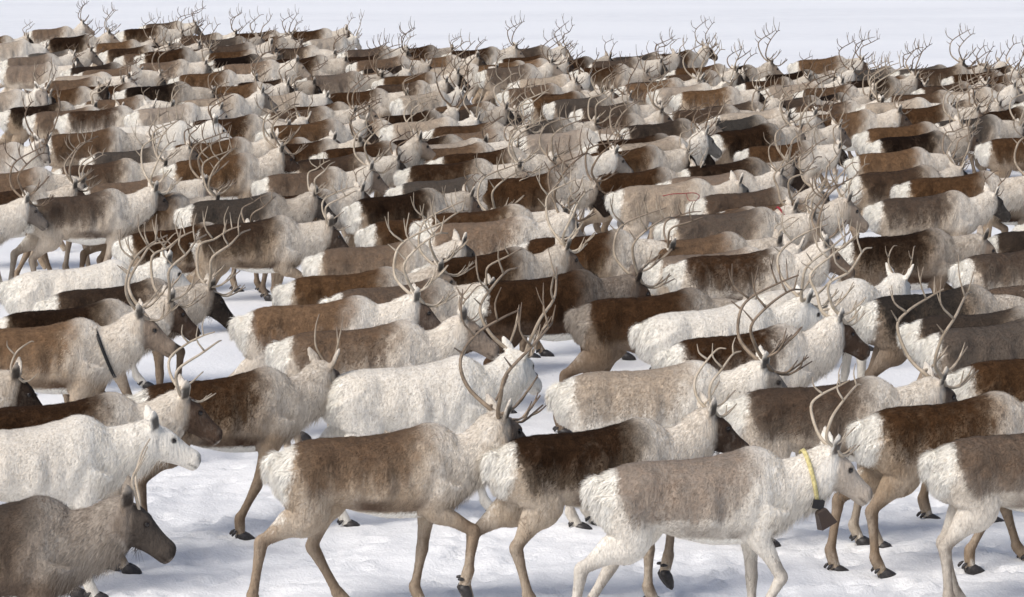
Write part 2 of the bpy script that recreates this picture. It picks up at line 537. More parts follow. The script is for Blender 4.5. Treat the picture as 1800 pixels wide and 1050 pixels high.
def build_body(legs='L0', head='n', belly=0.0, neckfat=1.0, fine=False):
    key = (legs, head, belly, neckfat, fine)
    if key in BODIES:
        return BODIES[key]
    B = Body()
    bag = Bag()
    # torso: x, top, bottom, half width
    T = interp_rows([(-0.70, 0.86, 0.77, 0.03), (-0.665, 0.915, 0.69, 0.10), (-0.59, 0.968, 0.63, 0.155), (-0.46, 1.014, 0.60, 0.198),
                     (-0.30, 1.030, 0.615 - belly, 0.218), (-0.12, 1.034, 0.567 - belly, 0.24), (0.06, 1.046, 0.528 - belly, 0.248), (0.22, 1.083, 0.523 - belly * 0.6, 0.232),
                     (0.34, 1.110, 0.54, 0.202), (0.45, 1.070, 0.58, 0.168), (0.57, 0.975, 0.645, 0.125), (0.64, 0.91, 0.71, 0.075), (0.665, 0.86, 0.79, 0.02)], 44)
    T[:, 1:3] += LIFT
    cen = np.stack([T[:, 0], T[:, 0] * 0, (T[:, 1] + T[:, 2]) / 2], 1)
    bag.add(*loft(cen, np.tile((0, 0, 1.0), (len(T), 1)), np.tile((0, 1.0, 0), (len(T), 1)), (T[:, 1] - T[:, 2]) / 2, T[:, 3], 28, 0.9))
    # spine ridge keeps the back from being a barrel
    # neck
    npit, nyaw, hpit, hyaw = HEADS[head]
    dn = rot_dir(npit, nyaw)
    poll = np.array([0.47, 0, 0.90 + LIFT]) + 0.365 * dn
    n0 = np.array([0.28, 0, 0.83 + LIFT])
    n1 = np.array([0.46, 0.0, 0.835 + LIFT])
    n2 = np.array([0.46, 0, 0.862 + LIFT]) + 0.19 * rot_dir(npit * 0.45, nyaw * 0.7)
    NP = catmull([n0, n1, n2, poll - 0.02 * dn, poll + 0.02 * dn], 20)
    u = np.linspace(0, 1, 21)
    nh = np.interp(u, [0, .25, .5, .75, 1], [0.205, 0.188, 0.168, 0.138, 0.095]) * (0.5 + 0.5 * neckfat)
    nw = np.interp(u, [0, .25, .5, .75, 1], [0.15, 0.135, 0.115, 0.094, 0.07]) * neckfat
    nu, ns = chain_frames(NP)
    nu = -nu * np.sign(nu[:, 2:3]) * -1
    bag.add(*loft(NP, nu, ns, nh, nw, 24))
    B.neck = (NP, nu, ns, nh, nw)
    # head
    hd = rot_dir(hpit, hyaw)
    hs = unit(np.cross((0, 0, 1.0), hd))
    hu = np.cross(hd, hs)
    H0 = poll + 0.015 * np.array([0, 0, 1.0])
    rows = interp_rows([(-0.075, -0.005, 0.030, 0.028), (-0.05, -0.004, 0.070, 0.058), (0.0, -0.008, 0.094, 0.072), (0.055, -0.014, 0.105, 0.078), (0.11, -0.018, 0.101, 0.074),
                        (0.165, -0.020, 0.089, 0.064), (0.22, -0.022, 0.077, 0.056), (0.275, -0.024, 0.070, 0.055), (0.32, -0.025, 0.068, 0.058), (0.352, -0.028, 0.054, 0.049), (0.368, -0.031, 0.022, 0.022)], 26)
    rows[:, 0] *= 0.96
    hc = H0 + np.outer(rows[:, 0], hd) + np.outer(rows[:, 1], hu)
    bag.add(*loft(hc, np.tile(hu, (len(rows), 1)), np.tile(hs, (len(rows), 1)), rows[:, 2], rows[:, 3], 20))
    B.head = (H0, hd, hs, hu)
    # brow ridge and jaw
    for sgn in (-1, 1):
        a = H0 + 0.09 * hd + hu * 0.055 + hs * sgn * 0.035
        bag.add(*loft(np.array([a - 0.05 * hd, a - 0.025 * hd, a, a + 0.04 * hd, a + 0.07 * hd - hu * 0.012]), np.tile(hu, (5, 1)), np.tile(hs, (5, 1)), np.array([.008, .026, .03, .022, .006]), np.array([.008, .028, .034, .026, .006]), 10))
        # ear
        eb = H0 + hd * -0.025 + hu * 0.045 + hs * sgn * 0.052
        ed = unit(-0.52 * hd + 0.66 * hu + hs * sgn * 0.46)
        en = unit(hs * sgn * 0.75 + hd * 0.55 - ed * np.dot(hs * sgn * 0.75 + hd * 0.55, ed))
        ew = unit(np.cross(ed, en))
        E = np.array([eb + ed * t for t in (-0.02, 0.0, 0.035, 0.075, 0.115, 0.15, 0.172)])
        bag.add(*loft(E, np.tile(ew, (7, 1)), np.tile(en, (7, 1)), np.array([.012, .028, .042, .047, .039, .022, .005]), np.array([.010, .018, .017, .014, .012, .010, .005]), 12))
    B.ears = []
    # tail
    TP = catmull([(-0.62, 0, 0.915), (-0.69, 0, 0.905), (-0.725, 0, 0.85), (-0.73, 0, 0.77)], 9) + np.array([0, 0, LIFT])
    tu, ts = chain_frames(TP)
    bag.add(*loft(TP, tu, ts, np.array([.03, .035, .04, .042, .042, .04, .036, .03, .02, .008]), np.array([.04, .045, .05, .052, .052, .05, .044, .036, .024, .008]), 12))
    # legs
    B.legs, B.hooves = [], []
    lp = LEGS[legs]
    for i in range(4):
        sgn = -1 if i in (0, 2) else 1
        if i < 2:
            fa, ca, pa, plant = FORE[lp[i]]
            y0, y1 = 0.125 * sgn, 0.085 * sgn
            sh = np.array([0.40, y0, 0.78 + LIFT])
            el = np.array([0.34, y0, 0.60 + LIFT])
            segs = [(fa, 0.305), (ca, 0.25), (pa, 0.12)]
            rad_h = [.15, .088, .054, .041, .031, .041, .035]
            rad_w = [.085, .065, .043, .036, .028, .036, .040]
            P = [sh, el]
        else:
            tha, ska, ca, pa, plant = HIND[lp[i]]
            y0, y1 = 0.115 * sgn, 0.09 * sgn
            sh = np.array([-0.50, y0, 0.87 + LIFT])
            el = sh + 0.27 * np.array([math.sin(R(tha)), 0, -math.cos(R(tha))])
            segs = [(ska, 0.33), (ca, 0.30), (pa, 0.125)]
            rad_h = [.175, .155, .085, .046, .032, .043, .036]
            rad_w = [.095, .088, .057, .034, .029, .037, .041]
            P = [sh, el]
        p = el.copy()
        ys = np.linspace(y0, y1, 4)
        for k, (ang, ln) in enumerate(segs):
            p = p + ln * np.array([math.sin(R(ang)), 0, -math.cos(R(ang))])
            p[1] = ys[k + 1]
            P.append(p.copy())
        P = np.array(P)
        if plant:
            f = (P[1, 2] - 0.035) / (P[1, 2] - P[4, 2])
            P[2:, 2] = P[1, 2] - (P[1, 2] - P[2:, 2]) * f
        # bones stay straight, joints turn within a short stretch
        if i >= 2:   # point of the hock
            P[2] = P[2] + np.array([-0.014, 0, 0.014])
        mx = lambda a, c, t: a + (c - a) * t
        Q = np.array([P[0], P[1], mx(P[1], P[2], .45), mx(P[1], P[2], .85), P[2], mx(P[2], P[3], .16), mx(P[2], P[3], .5), mx(P[2], P[3], .86), P[3], P[4]])
        kh = np.array(rad_h); kw = np.array(rad_w)
        rh = np.array([kh[0], kh[1], kh[2], kh[3], kh[3] * 1.06, kh[3] * .93, kh[4], kh[4] * 1.06, kh[5], kh[6]])
        rw = np.array([kw[0], kw[1], kw[2], kw[3], kw[3] * 1.06, kw[3] * .93, kw[4], kw[4] * 1.03, kw[5], kw[6]])
        C = catmull(Q, 45)
        rh = catmull(rh[:, None], 45)[:, 0]
        rw = catmull(rw[:, None], 45)[:, 0]
        lu, ls = chain_frames(C)
        bag.add(*loft(C, lu, ls, rh, rw, 16))
        B.legs.append((C[5:], np.maximum(rh, rw)[5:], i))
        B.hooves.append((P[4], unit(P[4] - P[3]), plant))
    # brisket fold between neck and chest
    BP = catmull([(0.42, 0, 0.70), (0.56, 0, 0.735), (0.64, 0, 0.80)], 8) + np.array([0, 0, LIFT])
    bu, bs = chain_frames(BP)
    bag.add(*loft(BP, bu, bs, np.array([.04, .065, .08, .088, .085, .075, .06, .04, .012]), np.array([.04, .065, .075, .08, .075, .065, .05, .03, .010]), 14))

    raw = bag.mesh('raw', None)
    tmp = bpy.data.objects.new('tmp', raw)
    COL.objects.link(tmp)
    rm = tmp.modifiers.new('r', 'REMESH'); rm.mode = 'VOXEL'; rm.voxel_size = 0.0112 if fine else 0.0138; rm.use_smooth_shade = True
    sm = tmp.modifiers.new('s', 'SMOOTH'); sm.factor = 0.5; sm.iterations = 5 if fine else 4
    dg = bpy.context.evaluated_depsgraph_get()
    me = bpy.data.meshes.new_from_object(tmp.evaluated_get(dg), depsgraph=dg)
    bpy.data.objects.remove(tmp)
    bpy.data.meshes.remove(raw)
    me.name = 'reindeer_body'
    me.materials.clear(); me.materials.append(M_COAT)
    nv = len(me.vertices)
    V = np.empty(nv * 3, np.float32); me.vertices.foreach_get('co', V); V = V.reshape(-1, 3).astype(float)
    N = np.empty(nv * 3, np.float32); me.vertices.foreach_get('normal', N); N = N.reshape(-1, 3).astype(float)
    # gentle muscle / fold relief on trunk
    x, y, z = V.T
    z = z - LIFT
    rel = 0.010 * np.sin(x * 34 + 3 * vnoise(x * 4, z * 4, 5) * 2) * sstep(0.62, 0.72, z) * (1 - sstep(0.85, 0.98, z)) * sstep(-0.32, -0.15, x) * (1 - sstep(0.12, 0.26, x))
    rel += 0.008 * (vnoise(x * 9 + 50, z * 7 + 50 + y, 8) - 0.5) * sstep(0.5, 0.7, z) + 0.006 * (vnoise(x * 24 + 50, z * 13 + 50, 18) - 0.5) * sstep(0.45, 0.6, z)
    ga = lambda cx, cz, sx, sz: np.exp(-((x - cx) / sx) ** 2 - ((z - cz) / sz) ** 2)
    rel += 0.024 * ga(0.33, 0.86, 0.09, 0.15) - 0.016 * ga(0.16, 0.80, 0.06, 0.16) + 0.020 * ga(-0.40, 0.95, 0.07, 0.05) - 0.024 * ga(-0.27, 0.86, 0.07, 0.11) + 0.016 * ga(-0.50, 0.80, 0.09, 0.12)
    q = V - H0
    th, uh, sh_ = q @ hd, q @ hu, q @ hs
    hmask = sstep(-0.09, -0.03, th) * (1 - sstep(0.125, 0.15, np.sqrt(uh ** 2 + sh_ ** 2)))
    rel *= 1 - hmask
    V = V + N * rel[:, None]
    me.vertices.foreach_set('co', V.astype(np.float32).ravel())
    me.update()
    me.vertices.foreach_get('normal', (Nf := np.empty(nv * 3, np.float32))); N = Nf.reshape(-1, 3).astype(float)
    x, y, z = V.T
    z = z - LIFT
    # ---- coat masks
    d_neck = np.full(nv, 9.0); un = np.zeros(nv)
    for k in range(len(NP)):
        dd = np.linalg.norm(V - NP[k], axis=1) / (nh[k] * 1.15)
        m = dd < d_neck
        d_neck[m] = dd[m]; un[m] = k / 20
    legm = np.zeros(nv); lt = np.zeros(nv)
    for C, rr, i in B.legs:
        for k in range(len(C)):
            dd = np.linalg.norm(V - C[k], axis=1) / (rr[k] * 1.35)
            w = 1 - sstep(0.85, 1.1, dd)
            m = w > legm
            legm[m] = w[m]; lt[m] = k / (len(C) - 1)
    legm *= 1 - sstep(0.58, 0.68, z)
    wob = vnoise(x * 5 + 20, z * 5 + 20, 77) - 0.5
    wob2 = vnoise(x * 13 + 20, z * 13 + 20, 78) - 0.5
    wob = wob + 0.5 * wob2
    saddle = sstep(0.60, 1.04, z + 0.10 * wob) * sstep(-0.64, -0.50, x + 0.16 * wob + 0.2 * (z - 0.85)) * (1 - sstep(-0.02, 0.54, x + 0.20 * wob + 0.25 * (1.05 - z)))
    saddle += 0.2 * sstep(0.60, 0.75, z) * sstep(-0.54, -0.40, x) * (1 - sstep(0.0, 0.35, x)) * (1 - saddle)
    rump = 1 - sstep(-0.65, -0.53, x + 0.04 * wob - 0.16 * np.clip(0.82 - z, 0, 0.5) * -1.0)
    rump = rump * sstep(0.36, 0.78, z)
    rump = np.maximum(rump, (1 - sstep(-0.67, -0.53, x + 0.12 * wob)) * sstep(0.78, 0.9, z))
    bellyw = (1 - sstep(0.555, 0.615, z)) * sstep(0.46, 0.52, z) * (1 - legm) * sstep(-0.45, -0.3, x) * (1 - sstep(0.5, 0.6, x))
    white = np.clip(np.maximum(np.maximum(rump, bellyw), 0.26 * legm * sstep(0.86, 0.95, lt)), 0, 1)
    stripe = sstep(0.575, 0.60, z + 0.03 * wob) * (1 - sstep(0.63, 0.71, z + 0.05 * wob)) * sstep(-0.25, -0.10, x) * (1 - sstep(0.22, 0.36, x)) * (1 - legm)
    neckm = np.maximum(sstep(0.22, 0.42, x + 0.1 * wob) * sstep(0.62, 0.75, z), (d_neck < 1.05) * sstep(0.3, 0.5, un)) * (1 - legm)
    face = sstep(-0.01, 0.09, th + 0.5 * np.clip(uh, -0.1, 0.1)) * hmask
    face = face * (0.74 + 0.26 * sstep(-0.07, 0.01, uh))
    tipm = sstep(0.31, 0.35, th) * hmask
    nose = np.zeros(nv)
    ear_m = np.zeros(nv)
    for sgn in (-1, 1):
        ep = H0 + 0.115 * hd + hu * 0.042 + hs * sgn * 0.07
        nose = np.maximum(nose, 1 - sstep(0.016, 0.027, np.linalg.norm(V - ep, axis=1)))
        npnt = H0 + 0.350 * hd - hu * 0.006 + hs * sgn * 0.036
        nose = np.maximum(nose, 1 - sstep(0.010, 0.024, np.linalg.norm(V - npnt, axis=1)))
        eb = H0 + hd * -0.025 + hu * 0.045 + hs * sgn * 0.052
        ed = unit(-0.52 * hd + 0.66 * hu + hs * sgn * 0.46)
        qe = V - eb
        te = qe @ ed
        de = np.linalg.norm(qe - np.outer(te, ed), axis=1)
        inner = sstep(0.015, 0.035, te) * (1 - sstep(0.10, 0.14, te)) * (1 - sstep(0.024, 0.038, de)) * sstep(0.0, 0.5, N @ unit(hd * 0.55 + hs * sgn * 0.75))
        nose = np.maximum(nose, 0.85 * inner)
        ear_m = np.maximum(ear_m, sstep(0.0, 0.03, te) * (1 - sstep(0.045, 0.06, de)) * (te < 0.2))
        face = face * (1 - ear_m)
        face = np.maximum(face, 0.25 * ear_m * sstep(0.08, 0.16, te))
    mouth = (1 - sstep(0.003, 0.010, np.abs(uh + 0.056))) * sstep(0.25, 0.28, th) * hmask
    nose = np.maximum(nose, 0.6 * mouth)
    nose = np.maximum(nose, 0.4 * sstep(0.29, 0.32, th) * (1 - 0.8 * sstep(0.33, 0.35, th)) * hmask * sstep(-0.03, 0.0, uh))
    legd = legm * (0.35 + 0.65 * sstep(-0.5, 0.5, N[:, 0])) * sstep(0.05, 0.22, lt) * (1 - 0.55 * sstep(0.82, 0.95, lt))
    # inner / rear of the legs paler
    face = face * (1 - 0.75 * tipm * (1 - sstep(-0.05, -0.02, uh))) * (1 - 0.6 * sstep(0.325, 0.35, th) * hmask)
    m1 = np.stack([saddle, white, stripe, legd], 1)
    m2 = np.stack([face, neckm * (1 - hmask * 0.6), nose, np.full(nv, 0.5)], 1)
    for nm, arr in (('m1', m1), ('m2', m2)):
        at = me.attributes.new(nm, 'FLOAT_COLOR', 'POINT')
        at.data.foreach_set('color', arr.astype(np.float32).ravel())
    B.mesh = me

    # ---- fur: many small combed locks joined in one mesh
    me.calc_loop_triangles()
    nt = len(me.loop_triangles)
    tri = np.empty(nt * 3, np.int32); me.loop_triangles.foreach_get('vertices', tri); tri = tri.reshape(-1, 3)
    A = V[tri]
    area = 0.5 * np.linalg.norm(np.cross(A[:, 1] - A[:, 0], A[:, 2] - A[:, 0]), axis=1)
    rump_t = (rump[tri].mean(1)); hm_t = hmask[tri].mean(1); lg_t = legm[tri].mean(1)
    w = area * (1 + 0.8 * rump_t) * (1 - 0.6 * hm_t) * (1 + 0.2 * lg_t)
    rr_ = np.random.default_rng(len(BODIES) + 100)
    K = 42000 if fine else 30000
    ti = rr_.choice(nt, K, p=w / w.sum())
    bc = rr_.dirichlet((1, 1, 1), K)
    Pp = (A[ti] * bc[:, :, None]).sum(1)
    Nn = (N[tri[ti]] * bc[:, :, None]).sum(1); Nn /= np.linalg.norm(Nn, axis=1)[:, None] + 1e-9
    g = lambda arr: (arr[tri[ti]] * bc).sum(1)
    rp, hm, lg, un_, nk_ = g(rump), g(hmask), g(legm), g(un), g((d_neck < 1.1) * (x > 0.42) * 1.0)
    zz, xx = Pp[:, 2] - LIFT, Pp[:, 0]
    comb = np.tile(np.array([-0.75, 0, -0.66]), (K, 1))
    comb = comb * (1 - rp[:, None]) + rp[:, None] * np.array([-0.45, 0, -0.9])
    comb = comb * (1 - lg[:, None]) + lg[:, None] * np.array([-0.1, 0, -1.0])
    comb = comb * (1 - hm[:, None]) - hm[:, None] * hd
    under = nk_ * np.clip(-Nn[:, 2] * 1.2 + 0.1, 0, 1)
    comb = comb * (1 - under[:, None]) + under[:, None] * np.array([-0.3, 0, -1.0])
    comb += rr_.normal(0, 0.20, (K, 3)) * (1 - 0.45 * rp[:, None])
    # clumps: neighbouring locks swing the same way
    comb[:, 0] += (1 - 0.6 * rp) * 0.4 * (vnoise(xx * 22 + 60, zz * 12 + 60, 91) - 0.5)
    comb[:, 2] += (1 - 0.6 * rp) * 0.35 * (vnoise(xx * 18 + 60, zz * 15 + 60, 92) - 0.5)
    comb -= Nn * (comb * Nn).sum(1)[:, None]
    comb /= np.linalg.norm(comb, axis=1)[:, None] + 1e-9
    em = g(ear_m)
    L = 0.023 * (1 - 0.35 * lg) * (1 - 0.5 * hm) * (1 - 0.6 * em) + 0.020 * rp * sstep(0.6, 0.75, zz) * (1 - em) + 0.085 * under * (1 - em) + 0.012 * nk_ * (1 - under) * (1 - hm)
    L *= rr_.uniform(0.6, 1.35, K)
    liftv = 0.22 + 0.25 * rp + 0.15 * rr_.random(K)
    tipd = comb + Nn * liftv[:, None]
    tipd /= np.linalg.norm(tipd, axis=1)[:, None]
    side = np.cross(Nn, comb)
    wd = (0.0021 if fine else 0.0025) * np.ones(K)
    wd = (wd * (1 - 0.3 * lg) * (1 - 0.3 * hm) + 0.0003 * rp) * rr_.uniform(0.7, 1.4, K)
    v0 = Pp - side * wd[:, None] - Nn * 0.002
    v1 = Pp + side * wd[:, None] - Nn * 0.002
    v2 = Pp + tipd * L[:, None]
    fv = np.stack([v0, v1, v2], 1).reshape(-1, 3)
    # wind every lock so that it faces outward
    gn = np.cross(v1 - v0, v2 - v0)
    flip = (gn * Nn).sum(1) < 0
    fi = np.arange(K * 3).reshape(K, 3)
    fi[flip] = fi[flip][:, ::-1]
    fm = bpy.data.meshes.new('reindeer_fur')
    fm.vertices.add(K * 3); fm.vertices.foreach_set('co', fv.astype(np.float32).ravel())
    fm.loops.add(K * 3); fm.loops.foreach_set('vertex_index', fi.astype(np.int32).ravel())
    fm.polygons.add(K); fm.polygons.foreach_set('loop_start', np.arange(0, K * 3, 3, dtype=np.int32))
    fm.polygons.foreach_set('use_smooth', np.ones(K, bool))
    fm.update(calc_edges=True)
    cn = Nn + 0.26 * rr_.normal(0, 1, (K, 3)) + 0.15 * comb
    cn /= np.linalg.norm(cn, axis=1)[:, None]
    fm.normals_split_custom_set_from_vertices(np.repeat(cn, 3, 0).astype(np.float32))
    tint = np.clip(0.5 + 0.25 * rr_.normal(0, 1, K), 0, 1)
    for nm, arr in (('m1', m1), ('m2', m2)):
        val = (arr[tri[ti]] * bc[:, :, None]).sum(1)
        if nm == 'm2':
            val[:, 3] = tint
        at = fm.attributes.new(nm, 'FLOAT_COLOR', 'POINT')
        at.data.foreach_set('color', np.repeat(val, 3, 0).astype(np.float32).ravel())
    fm.materials.append(M_FUR)
    B.fur = fm
    B.bvh = BVHTree.FromPolygons([tuple(v) for v in V], [tuple(int(i) for i in t) for t in tri]) if legs in ('L0',) else None
    # anchor points on the finished surface
    def snap(p):
        k = int(np.argmin(((V - p) ** 2).sum(1)))
        return V[k], N[k]
    B.eyes = []
    B.ant = []
    for sgn in (-1, 1):
        p, nn = snap(H0 + 0.115 * hd + hu * 0.042 + hs * sgn * 0.078)
        B.eyes.append(p - nn * 0.0115)
        p, nn = snap(H0 + 0.035 * hd + hu * 0.11 + hs * sgn * 0.034)
        B.ant.append(p - hu * 0.01)
    B.V = V
    BODIES[key] = B
    return B


def eye_mesh():
    V, F = [], []
    for i in range(9):
        a = math.pi * i / 8
        for j in range(12):
            t = 2 * math.pi * j / 12
            V.append((0.019 * math.sin(a) * math.cos(t), 0.017 * math.sin(a) * math.sin(t), 0.017 * math.cos(a)))
    for i in range(8):
        for j in range(12):
            k = (j + 1) % 12
            F.append((i * 12 + j, (i + 1) * 12 + j, (i + 1) * 12 + k, i * 12 + k))
    return mesh_from('reindeer_eye', V, F, M_EYE)


def hoof_mesh():
    """cloven hoof: two splayed toes and two dew claws; +X is forward, +Z points back up the pastern"""
    bag = Bag()
    for s in (-1, 1):
        P = np.array([(-0.030, s * 0.016, 0.012), (-0.015, s * 0.021, 0.006), (0.02, s * 0.027, -0.002), (0.055, s * 0.028, -0.012), (0.085, s * 0.021, -0.022), (0.098, s * 0.014, -0.027)])
        up = np.tile(unit((0.35, 0, 1)), (6, 1)); sd_ = np.tile((0, 1.0, 0), (6, 1))
        bag.add(*loft(P, up, sd_, np.array([.016, .032, .034, .027, .016, .004]), np.array([.012, .022, .0245, .021, .013, .004]), 12))
        D = np.array([(-0.036, s * 0.026, 0.045), (-0.048, s * 0.030, 0.036), (-0.060, s * 0.032, 0.020), (-0.064, s * 0.031, 0.010)])
        bag.add(*loft(D, np.tile((1.0, 0, 0), (4, 1)), np.tile((0, 1.0, 0), (4, 1)), np.array([.008, .014, .012, .004]), np.array([.008, .013, .011, .004]), 8))
    return bag.mesh('hoof', M_HOOF)


EYE = eye_mesh()
HOOF = hoof_mesh()


def antler_mesh(size, seed, sgn):
    """one antler; x forward, y outward (times sgn), z up from the pedicle"""
    r = np.random.default_rng(seed * 2 + (sgn > 0))
    bag = Bag()
    j = lambda a=0.02: r.normal(0, a, 3)
    S = {'big': 0.9, 'mid': 0.62, 'small': 0.42, 'spike': 0.54}[size] * r.uniform(0.92, 1.08)
    st = np.random.default_rng(seed * 7 + 1)          # shared by both sides
    sweep, spread, curl, lean = st.uniform(0.75, 1.2), st.uniform(0.75, 1.25), st.uniform(0.8, 1.4), st.uniform(-0.05, 0.10)
    P = np.array([(0, 0.0, 0), (-0.10 * sweep, 0.055, 0.07), (-0.21 * sweep, 0.15 * spread, 0.19), (-0.24 * sweep, 0.22 * spread, 0.36), (-0.15 * sweep + lean, 0.23 * spread, 0.52), (-0.01 * curl + lean, 0.19 * spread, 0.645), (0.085 * curl + lean, 0.14 * spread, 0.70)])
    if size == 'spike':
        P = np.array([(0, 0, 0), (-0.04 * sweep, 0.05, 0.12), (-0.10 * sweep, 0.11 * spread, 0.30), (-0.06, 0.13 * spread, 0.52), (0.02 * curl, 0.12 * spread, 0.70)])
    P = P + np.vstack([[0, 0, 0], r.normal(0, 0.016, (len(P) - 1, 3))])
    P = P * S
    n = 26
    r0 = {'big': 0.0165, 'mid': 0.0135, 'small': 0.011, 'spike': 0.0105}[size]
    V, F, fr = tube(P, r0, r0 * 0.34, 8, n)
    path = catmull(P, n)
    tips = [(V, F, fr ** 1.5)]

    def tine(base_t, d, ln, rad, forks=0, bend=(0, 0, 0.0), flat=1.0):
        b0 = path[int(base_t * n)]
        d = unit(np.asarray(d, float) + j(0.12))
        ln = ln * S * r.uniform(0.8, 1.2)
        m = b0 + d * ln * 0.5 - np.asarray(bend) * ln * 0.35
        e = b0 + d * ln + np.asarray(bend) * ln * 0.45
        tips.append(tube([b0, m, e], rad * (1 if flat == 1 else 1.5), rad * (0.38 if flat == 1 else 0.7), 6, 6, flat))
        tp = catmull([b0, m, e], 12)
        for k in range(forks):
            q = tp[6 + 3 * k]
            dd = unit(d + np.array([r.normal(0, .4), r.normal(0, .35), r.uniform(0.3, 1.0)]))
            tips.append(tube([q, q + dd * ln * 0.2, q + dd * ln * 0.38 + np.array([0, 0, 0.02])], rad * 0.7, rad * 0.28, 6, 4))
    if size == 'big':
        tine(0.03, (0.9, -0.10 if r.random() < .6 else .1, 0.30), 0.26, r0 * 0.75, 2, (0.1, 0, 0.4), 0.45 if r.random() < 0.5 else 1.0)
        tine(0.20, (0.85, 0.15, 0.55), 0.30, r0 * 0.78, 2, (0.1, 0, 0.35))
        tine(0.56, (-0.75, 0.1, 0.6), 0.11, r0 * 0.5)
        tine(0.68, (-0.60, 0.1, 0.8), 0.30, r0 * 0.55, 1, (0.3, 0, 0.2))
        tine(0.82, (-0.30, -0.1, 1.0), 0.26, r0 * 0.48, int(r.random() < .5), (0.2, -0.1, 0))
        if r.random() < 0.7:
            tine(0.92, (0.0, 0.35, 1.0), 0.16, r0 * 0.42)
    elif size == 'mid':
        tine(0.04, (0.95, -0.05, 0.35), 0.22, r0 * 0.7, int(r.random() < .6), (0.1, 0, 0.4))
        if r.random() < 0.8:
            tine(0.24, (0.8, 0.2, 0.6), 0.27, r0 * 0.75, int(r.random() < .7), (0.1, 0, 0.3))
        tine(0.70, (-0.6, 0.1, 0.8), 0.25, r0 * 0.55, 0, (0.3, 0, 0.1))
        if r.random() < 0.7:
            tine(0.85, (-0.2, -0.1, 1.0), 0.2, r0 * 0.45, 0, (0.2, 0, 0))
    elif size == 'small':
        tine(0.08, (0.9, 0, 0.5), 0.24, r0 * 0.7, 0, (0, 0, 0.4))
        tine(0.60, (-0.6, 0.1, 0.8), 0.3, r0 * 0.6, 0, (0.3, 0, 0))
    else:
        if r.random() < 0.6:
            tine(0.5, (0.5, -0.2, 0.8), 0.25, r0 * 0.6)
    # coronet
    for V, F, fr in tips:
        V = V.copy(); V[:, 1] *= sgn
        if sgn < 0:
            F = [f[::-1] for f in F]
        bag.add(V, F, fr)
    return bag.mesh('antler', M_ANTLER, 'tip')


ANTLERS = {}


def antler(size, seed, sgn):
    k = (size, seed, sgn)
    if k not in ANTLERS:
        ANTLERS[k] = antler_mesh(size, seed, sgn)
    return ANTLERS[k]


# ---------------------------------------------------------------- placing by sight line onto the snow
cp, sp_ = math.cos(PITCH), math.sin(PITCH)


def ray(px, py):
    dx, dy = (px - IW / 2) / FPX, -(py - IH / 2) / FPX
    return np.array([dx, cp + dy * sp_, -sp_ + dy * cp])


def project(p):
    q = np.asarray(p, float) - np.array([0, 0, CAM_H])
    f = q[1] * cp - q[2] * sp_
    return IW / 2 + FPX * q[0] / f, IH / 2 - FPX * (q[1] * sp_ + q[2] * cp) / f


def place(xr, yb, yaw, m):
    """ground position whose animal shows its rump at column xr and its back line at row yb"""
    s = 0.4087 * (yb + 200) * m
    px = xr + s / 2
    for _ in range(4):
        d = ray(px, yb)
        t = (1.135 * m - CAM_H) / d[2]
        X, Y = d[0] * t, d[1] * t
        e = np.array([X - 0.72 * m * math.cos(yaw), Y - 0.72 * m * math.sin(yaw), 0.99 * m])
        px += xr - project(e)[0]
    return X, Y


COATS = {  # saddle darkness, whiteness, flank tone
    'W': (0.10, 0.80, 0.08), 'P': (0.22, 0.22, 0.28), 'T': (0.44, 0.04, 0.46), 'B': (0.66, 0.0, 0.60), 'D': (0.90, 0.0, 0.74)}

# (rump x, back y, coat, antler size, head, legs or '', label)   coat may carry '-' paler or '+' browner flanks
HERD = []


def far(s):
    for item in s.split(';'):
        item = item.strip()
        if item:
            p = item.split()
            HERD.append(dict(x=float(p[0]), y=float(p[1]), coat=p[2], ant=p[3] if len(p) > 3 else '', head=p[4] if len(p) > 4 else '', label=None))


far('''-70 66 B; 41 50 T b u; -45 74 P m; 70 64 D; 77 67 P m; 203 49 D b; 243 40 B b; 152 74 T b; 228 79 D b; 31 92 D b; 172 83 B b; 200 92 T b;
234 88 B b; -3 99 T s; 103 114 D m; 126 119 T; 79 131 P; -5 113 T m; 60 140 T m; 42 158 B n c; 125 152 B m; 295 128 T b; 340 147 T m; -90 165 P m c; 128 173 T b;
301 169 P m; -70 173 B m; -6 184 D m; 43 192 T m; 97 191 B- s''')
far('''400 57 B; 398 65 T; 409 67 B m; 488 54 B n; 530 67 P b; 464 83 B b; 674 83 D m; 358 100 D m; 465 101 D m; 580 97 D; 607 102 T m; 620 119 D m; 373 111 T m;
300 132 P s; 518 131 B; 528 136 T b; 575 130 T m; 655 132 B b; 640 145 B m; 369 152 T m; 396 142 D m; 420 164 P s; 685 164 P b; 480 183 B s; 452 190 B b l; 650 198 D b''')
far('''775 87 B b; 777 92 D s; 868 85 B b; 852 108 T m; 865 100 B m; 736 117 P m; 820 112 T m; 836 117 B b; 894 135 P m; 870 150 T b; 1000 118 B b; 1022 106 B b;
1060 97 D m; 920 162 B m; 911 166 T m; 953 172 D b; 745 184 B b; 726 192 D b''')
far('''1130 92 B b u; 1165 117 B m; 1220 118 D b h; 1150 128 B m; 1085 143 B b; 1078 144 T b; 1325 128 D m; 1386 102 T b; 1380 129 P b; 1330 148 P m; 1178 157 T m; 1135 151 P b c;
1392 153 T b; 1370 168 D b; 1215 185 B b; 1158 192 B b; 1240 197 P b; 1375 184 T b; 1395 200 T m''')
far('''1475 119 D b; 1560 118 D b; 1585 119 B m; 1640 117 T n; 1655 127 B; 1680 121 D b t; 1674 135 B m; 1470 139 D b; 1500 137 T s; 1604 148 B b; 1625 160 P b; 1655 153 B b;
1545 165 B m; 1758 163 T b; 1776 142 P m; 1495 180 P b; 1590 182 B m; 1541 190 B b; 1592 197 T b; 1780 170 T m c''')
